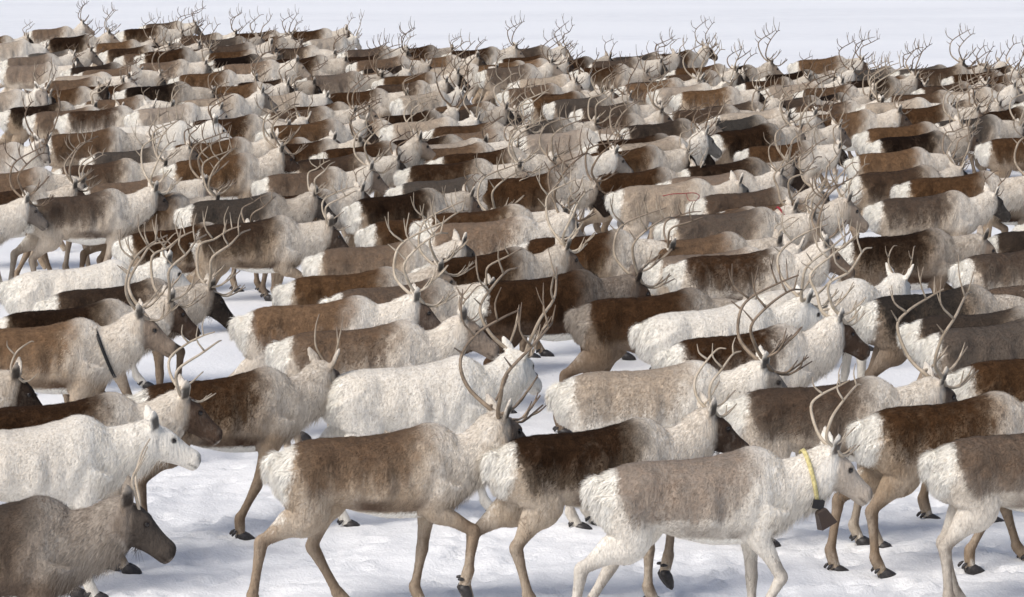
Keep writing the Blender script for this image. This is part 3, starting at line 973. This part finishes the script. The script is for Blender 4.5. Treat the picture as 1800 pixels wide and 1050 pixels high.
far('''176 220 W m; -110 258 P b c; 140 265 D b; 283 248 T m t; 315 206 B s; 80 287 B b; -95 302 T m; -100 334 B; 125 313 T b; 150 344 B b; -190 362 P; 278 276 T b h''')
far('''383 215 T m; 448 218 T s; 549 213 T b; 665 211 P b; 400 249 T n; 448 251 B; 543 258 B b; 663 243 D m; 494 279 B m; 440 298 T b; 420 338 B s; 600 338 D s; 682 312 D s; 628 377 B b''')
far('''738 221 B b; 856 215 D b; 745 233 T s; 705 250 P b; 900 233 P b; 994 206 B b; 715 257 T m; 750 268 B b; 695 287 B b; 820 307 B b; 1020 245 D m; 1010 265 B m; 1020 297 B s; 880 275 P m n; 720 368 T b; 728 387 T m''')
far('''1025 222 P m; 1075 215 D b; 1302 208 D m; 1215 210 D b; 1240 224 D b; 1298 223 T b; 1289 254 T b; 1180 283 D b; 1207 335 B b; 1240 357 T m; 1155 370 B- m l; 1060 250 P b h''')
far('''1625 207 D b; 1500 221 T b; 1522 237 D m; 1484 265 T b; 1483 295 B m; 1566 310 B b; 1652 320 D b; 1518 346 B- s; 1715 239 B b c; 1778 375 T m''')
far('''197 402 B m; 527 431 T n; 57 498 D b l; 480 478 B; 556 502 B m; 887 413 B m; 1093 418 T+ s l; 1130 447 T n; 1713 398 D n; 1673 437 B- m t; 1573 546 D m d; 1607 568 B m d; 1655 622 B s''')


far('''305 61 B b; 335 68 D b; 318 84 B b; 352 90 T b; 345 78 B m; 590 84 B m; 700 100 T m; 940 105 D b; 1290 140 B b; 560 160 B b; 1000 185 B m; 1310 175 B b; 230 108 T b; 200 150 D b; 215 185 P b; 1700 195 B b; 60 232 T m; 1150 305 T m''')


def near(x, y, coat, ant, head, legs, label, **kw):
    HERD.append(dict(x=x, y=y, coat=coat, ant=ant, head=head, legs=legs, label=label, **kw))


near(1064, 325, 'P+', 'n', 'b', 'L0', 'pale grey reindeer with a red paint mark on its flank', paint=1)
near(30, 343, 'B-', 'b', 'n', 'L4', 'brown-backed pale-bellied reindeer walking at left edge behind the dark one with spikes', face=.8)
near(306, 348, 'D', 'm', 'n', 'L0', 'very dark brown-backed reindeer with pale neck, left of centre', face=.95)
near(313, 388, 'B', 'm', 'l', 'L1', 'brown reindeer with dark belly stripe, legs showing over the snow left of centre', face=.85, bellyd=1)
near(1460, 408, 'D', 'n', 'l', 'L0', 'dark brown reindeer without antlers, grey neck lowered, right of the red collar', face=.5)
near(1165, 447, 'B-', 'b', 'h', 'L5', 'brown reindeer with speckled back, white neck and large pale antlers right of centre', face=.6)
near(1150, 371, 'T', 'b', 'n', 'L2', 'tan reindeer wearing a red collar with a black hanging tag', collar='red', face=.7)
near(-5, 467, 'W', 's', 'n', 'L4', 'cream white reindeer at left edge with its head behind antlers', face=.35)
near(720, 450, 'B', 'b', 'n', 'L2', 'brown-backed reindeer with grey neck and tall pale antlers at the picture centre', face=.6)
near(812, 488, 'B+', 'b', 'l', 'L0', 'large brown grey-flanked reindeer with brown antlers, just right of centre', face=.8, scale=1.02)
near(993, 520, 'B+', 'n', 'd', 'L1', 'all brown reindeer with dark legs striding beside the white one', face=.8, rumpd=1)
near(1300, 500, 'W', 's', 'a', 'L0', 'cream reindeer behind the white reindeer with upright antlers', face=.2)
near(1107, 540, 'W', 'b', 'n', 'L3', 'pure white reindeer with upright pale antlers, right of the all brown one', face=.0)
near(1497, 513, 'D', 'n', 'd', 'L2', 'dark-backed reindeer with bright white rump and thighs, right side', face=.7)
near(1700, 500, 'T', 'm', 'C', 'L0', 'reindeer with black ears turning its head toward the camera, right edge', face=.6)
near(-58, 538, 'D-', 'b', 'n', 'L5', 'dark-backed reindeer at left with brown face and big branching antlers', face=.75)
near(-125, 577, 'T', 'b', 'h', 'L4', 'tan reindeer with white neck and black strap round its shoulders, left edge', face=.5, collar='strap')
near(402, 530, 'T-', 'b', 'n', 'L5', 'tan-backed cream reindeer with tall pale antlers, white rump, left of centre', face=.7)
near(467, 582, 'T', 's', 'h', 'L0', 'tan-backed reindeer with white cheek, standing in front of the tan cream one', face=.5)
near(1150, 582, 'B-', 'b', 'h', 'L4', 'grey-brown reindeer with dark face and high brown antlers, behind the huge-antlered one', face=.8)
near(550, 643, 'W', 'b', 'a', 'L4', 'cream white reindeer with curved pale antlers, in the middle of the third row', face=.25)
near(960, 648, 'P-', 'b', 'n', 'L0', 'pale beige reindeer with huge sweeping antlers and dark ears', face=.85)
near(205, 660, 'B', 'k', 'a', 'L4', 'grey-brown reindeer with thin upright spike antlers, head turned away', face=.6)
near(1263, 670, 'B-', 'b', 'b', 'L0', 'brown reindeer with ribbed flank and large antlers, right foreground', face=.8)
near(-400, 652, 'D', 's', 'l', 'L0', 'dark-faced reindeer entering at the left edge with short antlers', face=.95)
near(-125, 706, 'D-', 'm', 'n', 'L0', 'dark-backed reindeer with brown face and pale antlers behind the white one, left', face=.7)
near(-190, 742, 'W', 'n', 'w', 'L0', 'antlerless white reindeer with black eye at the left edge', face=.0)
near(-305, 892, 'D', 'k', 'n', 'L0', 'small dark brown young reindeer with two spikes, bottom left corner', flank=.93, face=.93, neckfat=1.05)
near(460, 762, 'T', 'b', 'g', 'L1', 'tan-backed reindeer with white rump striding in the front row, front hoof lifted', face=.6, yaw=9)
near(845, 754, 'D-', 'm', 'h', 'L2', 'dark-saddled reindeer with white rump, second in the front row', face=.85, yaw=17)
near(1022, 796, 'P-', 'm', 'n', 'L3', 'pale reindeer wearing a yellow collar with a rusty bell, front row', face=.35, collar='bell', yaw=8)
near(1490, 702, 'B', 'm', 'n', 'L4', 'brown reindeer with fluffy white rump at the right, walking out of frame', face=.7, yaw=14)
near(1617, 757, 'T-', 'm', 'n', 'L6', 'tan cream-rumped reindeer at the bottom right corner', face=.5, yaw=12)

# ---------------------------------------------------------------- build the herd
ORD = ['first', 'second', 'third', 'fourth', 'fifth', 'sixth', 'seventh', 'eighth', 'ninth', 'tenth', 'eleventh', 'twelfth',
       'thirteenth', 'fourteenth', 'fifteenth', 'sixteenth', 'seventeenth', 'eighteenth', 'nineteenth', 'twentieth']
ANTW = {'big': 'large branching antlers', 'mid': 'medium antlers', 'small': 'short antlers', 'spike': 'thin spike antlers', '': 'no antlers'}
COATW = {'W': 'white', 'P': 'pale', 'T': 'tan', 'B': 'brown', 'D': 'dark'}
BANDS = [(62, 'rearmost'), (90, 'second rearmost'), (112, 'third rearmost'), (132, 'fourth rearmost'), (152, 'fifth rearmost'), (176, 'sixth rearmost'),
         (201, 'seventh rearmost'), (228, 'eighth rearmost'), (262, 'ninth rearmost'), (310, 'tenth rearmost'), (362, 'eleventh rearmost'), (425, 'middle'), (2000, 'lower middle')]
ANTC = {'b': 'big', 'm': 'mid', 's': 'small', 'k': 'spike', 'n': ''}
BUILD = [(0.0, 1.0), (0.035, 1.1), (-0.02, 0.92), (0.02, 1.0), (0.0, 1.12)]   # belly depth, neck thickness
GEN = [('L0', 'n'), ('L5', 'n'), ('L0', 'b'), ('L2', 'l'), ('L4', 'h'), ('L0', 'a'), ('L4', 'n'), ('L0', 'u'), ('L0', 't'), ('L0', 'c'), ('L0', 'd'), ('L4', 'l'), ('L0', 'h'), ('L5', 'b')]


def link(o, parent, loc=(0, 0, 0)):
    COL.objects.link(o)
    o.parent = parent
    o.location = loc
    return o


band_of = lambda y: next(w for lim, w in BANDS if y < lim)
count = {}
HERD.sort(key=lambda d: d['x'])
for d in HERD:
    a = ANTC.get(d['ant'], None)
    if a is None:
        a = random.choices(['big', 'mid', 'small', ''], [0.45, 0.38, 0.12, 0.05])[0]
    d['size'] = a
    if d['label'] is None:
        k = (band_of(d['y']), d['coat'][0])
        count[k] = count.get(k, 0) + 1
        if a == 'big' and (hash_ := (int(d['x'] * 7 + d['y'] * 13) % 5)) < 1:
            a = d['size'] = 'mid'
        d['label'] = f"{COATW[k[1]]}-coated reindeer with {ANTW[a]}, {ORD[count[k] - 1]} {COATW[k[1]]} one from left in the {k[0]} row"


def band_mesh(B, u0, width, grow, mat, name, tilt=0.0):
    NP, nu, ns, nh, nw = B.neck
    bag = Bag()
    t = u0 * 20
    i = int(t); f = t - i
    lerp = lambda A: A[i] * (1 - f) + A[min(i + 1, len(A) - 1)] * f
    c, uu, ss, h, w = lerp(NP), unit(lerp(nu)), unit(lerp(ns)), lerp(nh), lerp(nw)
    ax = unit(np.cross(ss, uu))
    ax = ax if ax[0] > 0 else -ax
    th = np.linspace(0, 2 * np.pi, 40, endpoint=False)
    V, F = [], []
    for k, (da, dr) in enumerate(((-0.5, 0), (-0.5, 1), (0.5, 1), (0.5, 0))):
        rr = grow + dr * 0.006
        V.extend(c + np.outer(np.cos(th) * (h + rr), uu) + np.outer(np.sin(th) * (w + rr), ss) + ax * da * width + np.outer(np.cos(th) * tilt, ax))
    for k in range(4):
        for j in range(40):
            j2, k2 = (j + 1) % 40, (k + 1) % 4
            F.append((k * 40 + j, k * 40 + j2, k2 * 40 + j2, k2 * 40 + j))
    bag.add(V, F)
    low = c - uu * (h + grow) - ax * tilt
    side = c - ss * (w + grow + 0.004)
    return bag.mesh(name, mat), low, side, (c, uu, ss, h + grow, w + grow, ax)


for d in HERD:
    if 'legs' in d and d['x'] < -40:      # their rumps lie outside the frame: set by the head
        d['x'] += 38 if d['y'] > 650 else 25
ORDERED = sorted(HERD, key=lambda d: -d['y'])
for idx, d in enumerate(ORDERED):
    rr = random.Random(idx * 31 + 5)
    isnear = 'legs' in d
    yaw = R(d.get('yaw', rr.gauss(11, 8)))
    m = d.get('scale', 1.0) * (1.0 if isnear else rr.uniform(0.93, 1.05))
    hd = d['head']
    belly, nfat = 0.0, d.get('neckfat', 1.0)
    if isnear:
        lg = d['legs']
    else:
        if not hd:
            gi = rr.choice([0, 1, 2, 3, 3, 5, 6, 10, 10, 10, 11, 11, 11, 12, 13])
            lg, hd = GEN[gi]
        else:
            lg = next(g[0] for g in GEN if g[1] == hd)
    fine = d['y'] > 600
    if not fine:
        if (lg, hd) not in GEN and lg != 'L1':
            lg = next((g[0] for g in GEN if g[1] == hd), lg)
        if (lg, hd) in GEN:
            belly, nfat = BUILD[GEN.index((lg, hd)) % 5]
    B = build_body(lg, hd, belly, nfat, fine)
    X, Y = place(d['x'], d['y'], yaw, m)
    root = bpy.data.objects.new('reindeer', None)
    COL.objects.link(root)
    root.empty_display_size = 0.3
    gz = float(ground_height(X, Y)) - 0.012
    root.location = (X, Y, gz)
    root.rotation_euler = (0, 0, yaw)
    root.scale = (m * (0.95 if isnear else rr.uniform(0.92, 0.99)), m * rr.uniform(0.94, 1.08), m)
    root['label'] = d['label']
    root['category'] = 'reindeer'
    root['group'] = 'reindeer of the walking herd'
    ck = d['coat'][0]
    dk, wh, fl = COATS[ck]
    fl += 0.25 * d['coat'].count('+') - 0.28 * d['coat'].count('-')
    fl = d.get('flank', fl)
    jit = lambda a, s: min(1.0, max(0.0, a + rr.gauss(0, s)))
    fd = d.get('face', rr.choice([0.4, 0.65, 0.8, 0.9, 0.97]) * (0.4 if ck == 'W' else 1))
    colr = (jit(dk, 0.07), jit(wh, 0.04), jit(fl, 0.08), fd)
    body = link(bpy.data.objects.new('body', B.mesh), root)
    fur = link(bpy.data.objects.new('fur', B.fur), root)
    fur['kind'] = 'stuff'
    if d.get('rumpd'):
        body['rump_brown'] = 0.8
        fur['rump_brown'] = 0.8
    body.color = colr
    fur.color = colr
    H0, hdv, hs, hu = B.head
    for p in B.eyes:
        e = link(bpy.data.objects.new('eye', EYE), root, tuple(p))
        e.rotation_euler = (0, R(-HEADS[hd][2]), R(HEADS[hd][3]))
    if d['size']:
        seed = rr.randrange({'big': 9, 'mid': 8, 'small': 5, 'spike': 2}[d['size']])
        pit, yw = HEADS[hd][2], HEADS[hd][3]
        ac = min(1, max(0, rr.choice([0.12, 0.25, 0.4, 0.55, 0.8] if isnear else [0.3, 0.45, 0.6, 0.75, 0.95]) + rr.uniform(-.05, .05)))
        if Y > 55:
            ac = min(1, ac + 0.35)
        for sgn, p in zip((-1, 1), B.ant):
            if d['size'] in ('small', 'mid') and rr.random() < 0.06:
                continue
            # hs points to the animal's left, the +Y side
            o = link(bpy.data.objects.new('antler', antler(d['size'], seed, sgn)), root, tuple(p))
            o.rotation_euler = (0, R(-(pit + 30)), R(yw))
            o.color = (ac, 0, 0, 1)
            if Y > 60:
                o.scale = (0.86, 0.86, 0.86)
    if d['y'] > 330 or isnear:
        for (p, dr, plant), (C, rad, i) in zip(B.hooves, B.legs):
            o = link(bpy.data.objects.new('hoof', HOOF), root, tuple(p))
            ang = math.atan2(dr[0], -dr[2])         # pastern angle from straight down
            o.rotation_euler = (0, -(ang - R(32)) if not plant else 0.0, 0)
            o.scale = (1.1, 1.1, 1.1)
    if d.get('collar') == 'bell':
        me, low, side, fr = band_mesh(B, 0.56, 0.028, 0.012, M_YELLOW, 'collar', 0.05)
        col = link(bpy.data.objects.new('collar', me), root)
        col['label'] = 'yellow webbing collar'
        c, uu, ss, h, w, ax = fr
        a = R(138)
        pb = c + math.cos(a) * (h + 0.008) * uu - math.sin(a) * (w + 0.008) * ss + math.cos(a) * 0.05 * ax
        bag = Bag(); bag.add(*box_pts((0, 0, 0), 0.07, 0.05, 0.055))
        bk = link(bpy.data.objects.new('buckle', bag.mesh('buckle', M_BLACK, smooth=False)), col, tuple(pb))
        bk.rotation_euler = (0, R(12), 0)
        bag = Bag()
        prof = [(0.0, 0.030, 0.022), (-0.015, 0.040, 0.030), (-0.13, 0.066, 0.050), (-0.132, 0.058, 0.043), (-0.03, 0.03, 0.022)]
        V, F = [], []
        for z_, a_, b_ in prof:
            V += [(a_, b_, z_), (-a_, b_, z_), (-a_, -b_, z_), (a_, -b_, z_)]
        for k in range(4):
            for j in range(4):
                F.append((k * 4 + j, k * 4 + (j + 1) % 4, k * 4 + 4 + (j + 1) % 4, k * 4 + 4 + j))
        F += [(3, 2, 1, 0), (16, 17, 18, 19)]
        bag.add(V, F)
        be = link(bpy.data.objects.new('bell', bag.mesh('bell', M_BELL, smooth=False)), col, tuple(pb + np.array([0.012, -0.012, -0.03])))
        be.scale = (0.85, 0.85, 0.85)
        be.rotation_euler = (R(-8), R(-24), R(12))
        be['label'] = 'rusty four-sided iron bell'
        ed = unit(-0.52 * hdv + 0.66 * hu + hs * 0.46)
        tp = H0 - 0.025 * hdv + 0.045 * hu + 0.052 * hs + ed * 0.085 + unit(hs * 0.75 + hdv * 0.55) * 0.012
        tb = Bag(); tb.add(*box_pts((0, 0, 0), 0.030, 0.046, 0.034))
        link(bpy.data.objects.new('ear_tag', tb.mesh('ear_tag', M_RED, smooth=False)), root, tuple(tp))['label'] = 'red ear tag'
    elif d.get('collar') == 'red':
        me, low, side, fr = band_mesh(B, 0.62, 0.022, 0.014, M_RED, 'collar', 0.03)
        col = link(bpy.data.objects.new('collar', me), root)
        col['label'] = 'red collar'
        c, uu, ss, h, w, ax = fr
        a = R(140)
        pb = c + math.cos(a) * h * uu - math.sin(a) * (w + 0.012) * ss
        bag = Bag(); bag.add(*box_pts((0, 0, -0.07), 0.075, 0.03, 0.13, 0.7))
        link(bpy.data.objects.new('tag', bag.mesh('collar_tag', M_BLACK, smooth=False)), col, tuple(pb))
    elif d.get('collar') == 'strap':
        me, low, side, fr = band_mesh(B, 0.34, 0.026, 0.020, M_BLACK, 'strap', -0.03)
        link(bpy.data.objects.new('strap', me), root)['label'] = 'black strap'
    if d.get('paint'):
        pts = [(-0.10, 0.93), (0.02, 0.95), (0.15, 0.955), (0.27, 0.96), (0.33, 0.93), (0.30, 0.885), (0.22, 0.875), (0.19, 0.91), (0.18, 0.95)]
        path = []
        for px, pz in catmull([(a, b_) for a, b_ in pts], 40):
            hit = B.bvh.ray_cast(Vector((px, -1, pz + LIFT)), Vector((0, 1, 0)))
            if hit[0]:
                path.append(np.array(hit[0]) + np.array([0, 0.002, 0]))
        V, F, fr = tube(path, 0.007, 0.005, 6, len(path) * 2)
        bag = Bag(); bag.add(V, F)
        pm = link(bpy.data.objects.new('paint_mark', bag.mesh('paint_mark', M_PAINT)), root, (0, 0, 0))
        pm['label'] = 'red sprayed owner mark'
print('herd', len(HERD), 'bodies', len(BODIES), 'antlers', len(ANTLERS), 'tris', sum(len(b.mesh.polygons) * 2 + 42000 for b in BODIES.values()))
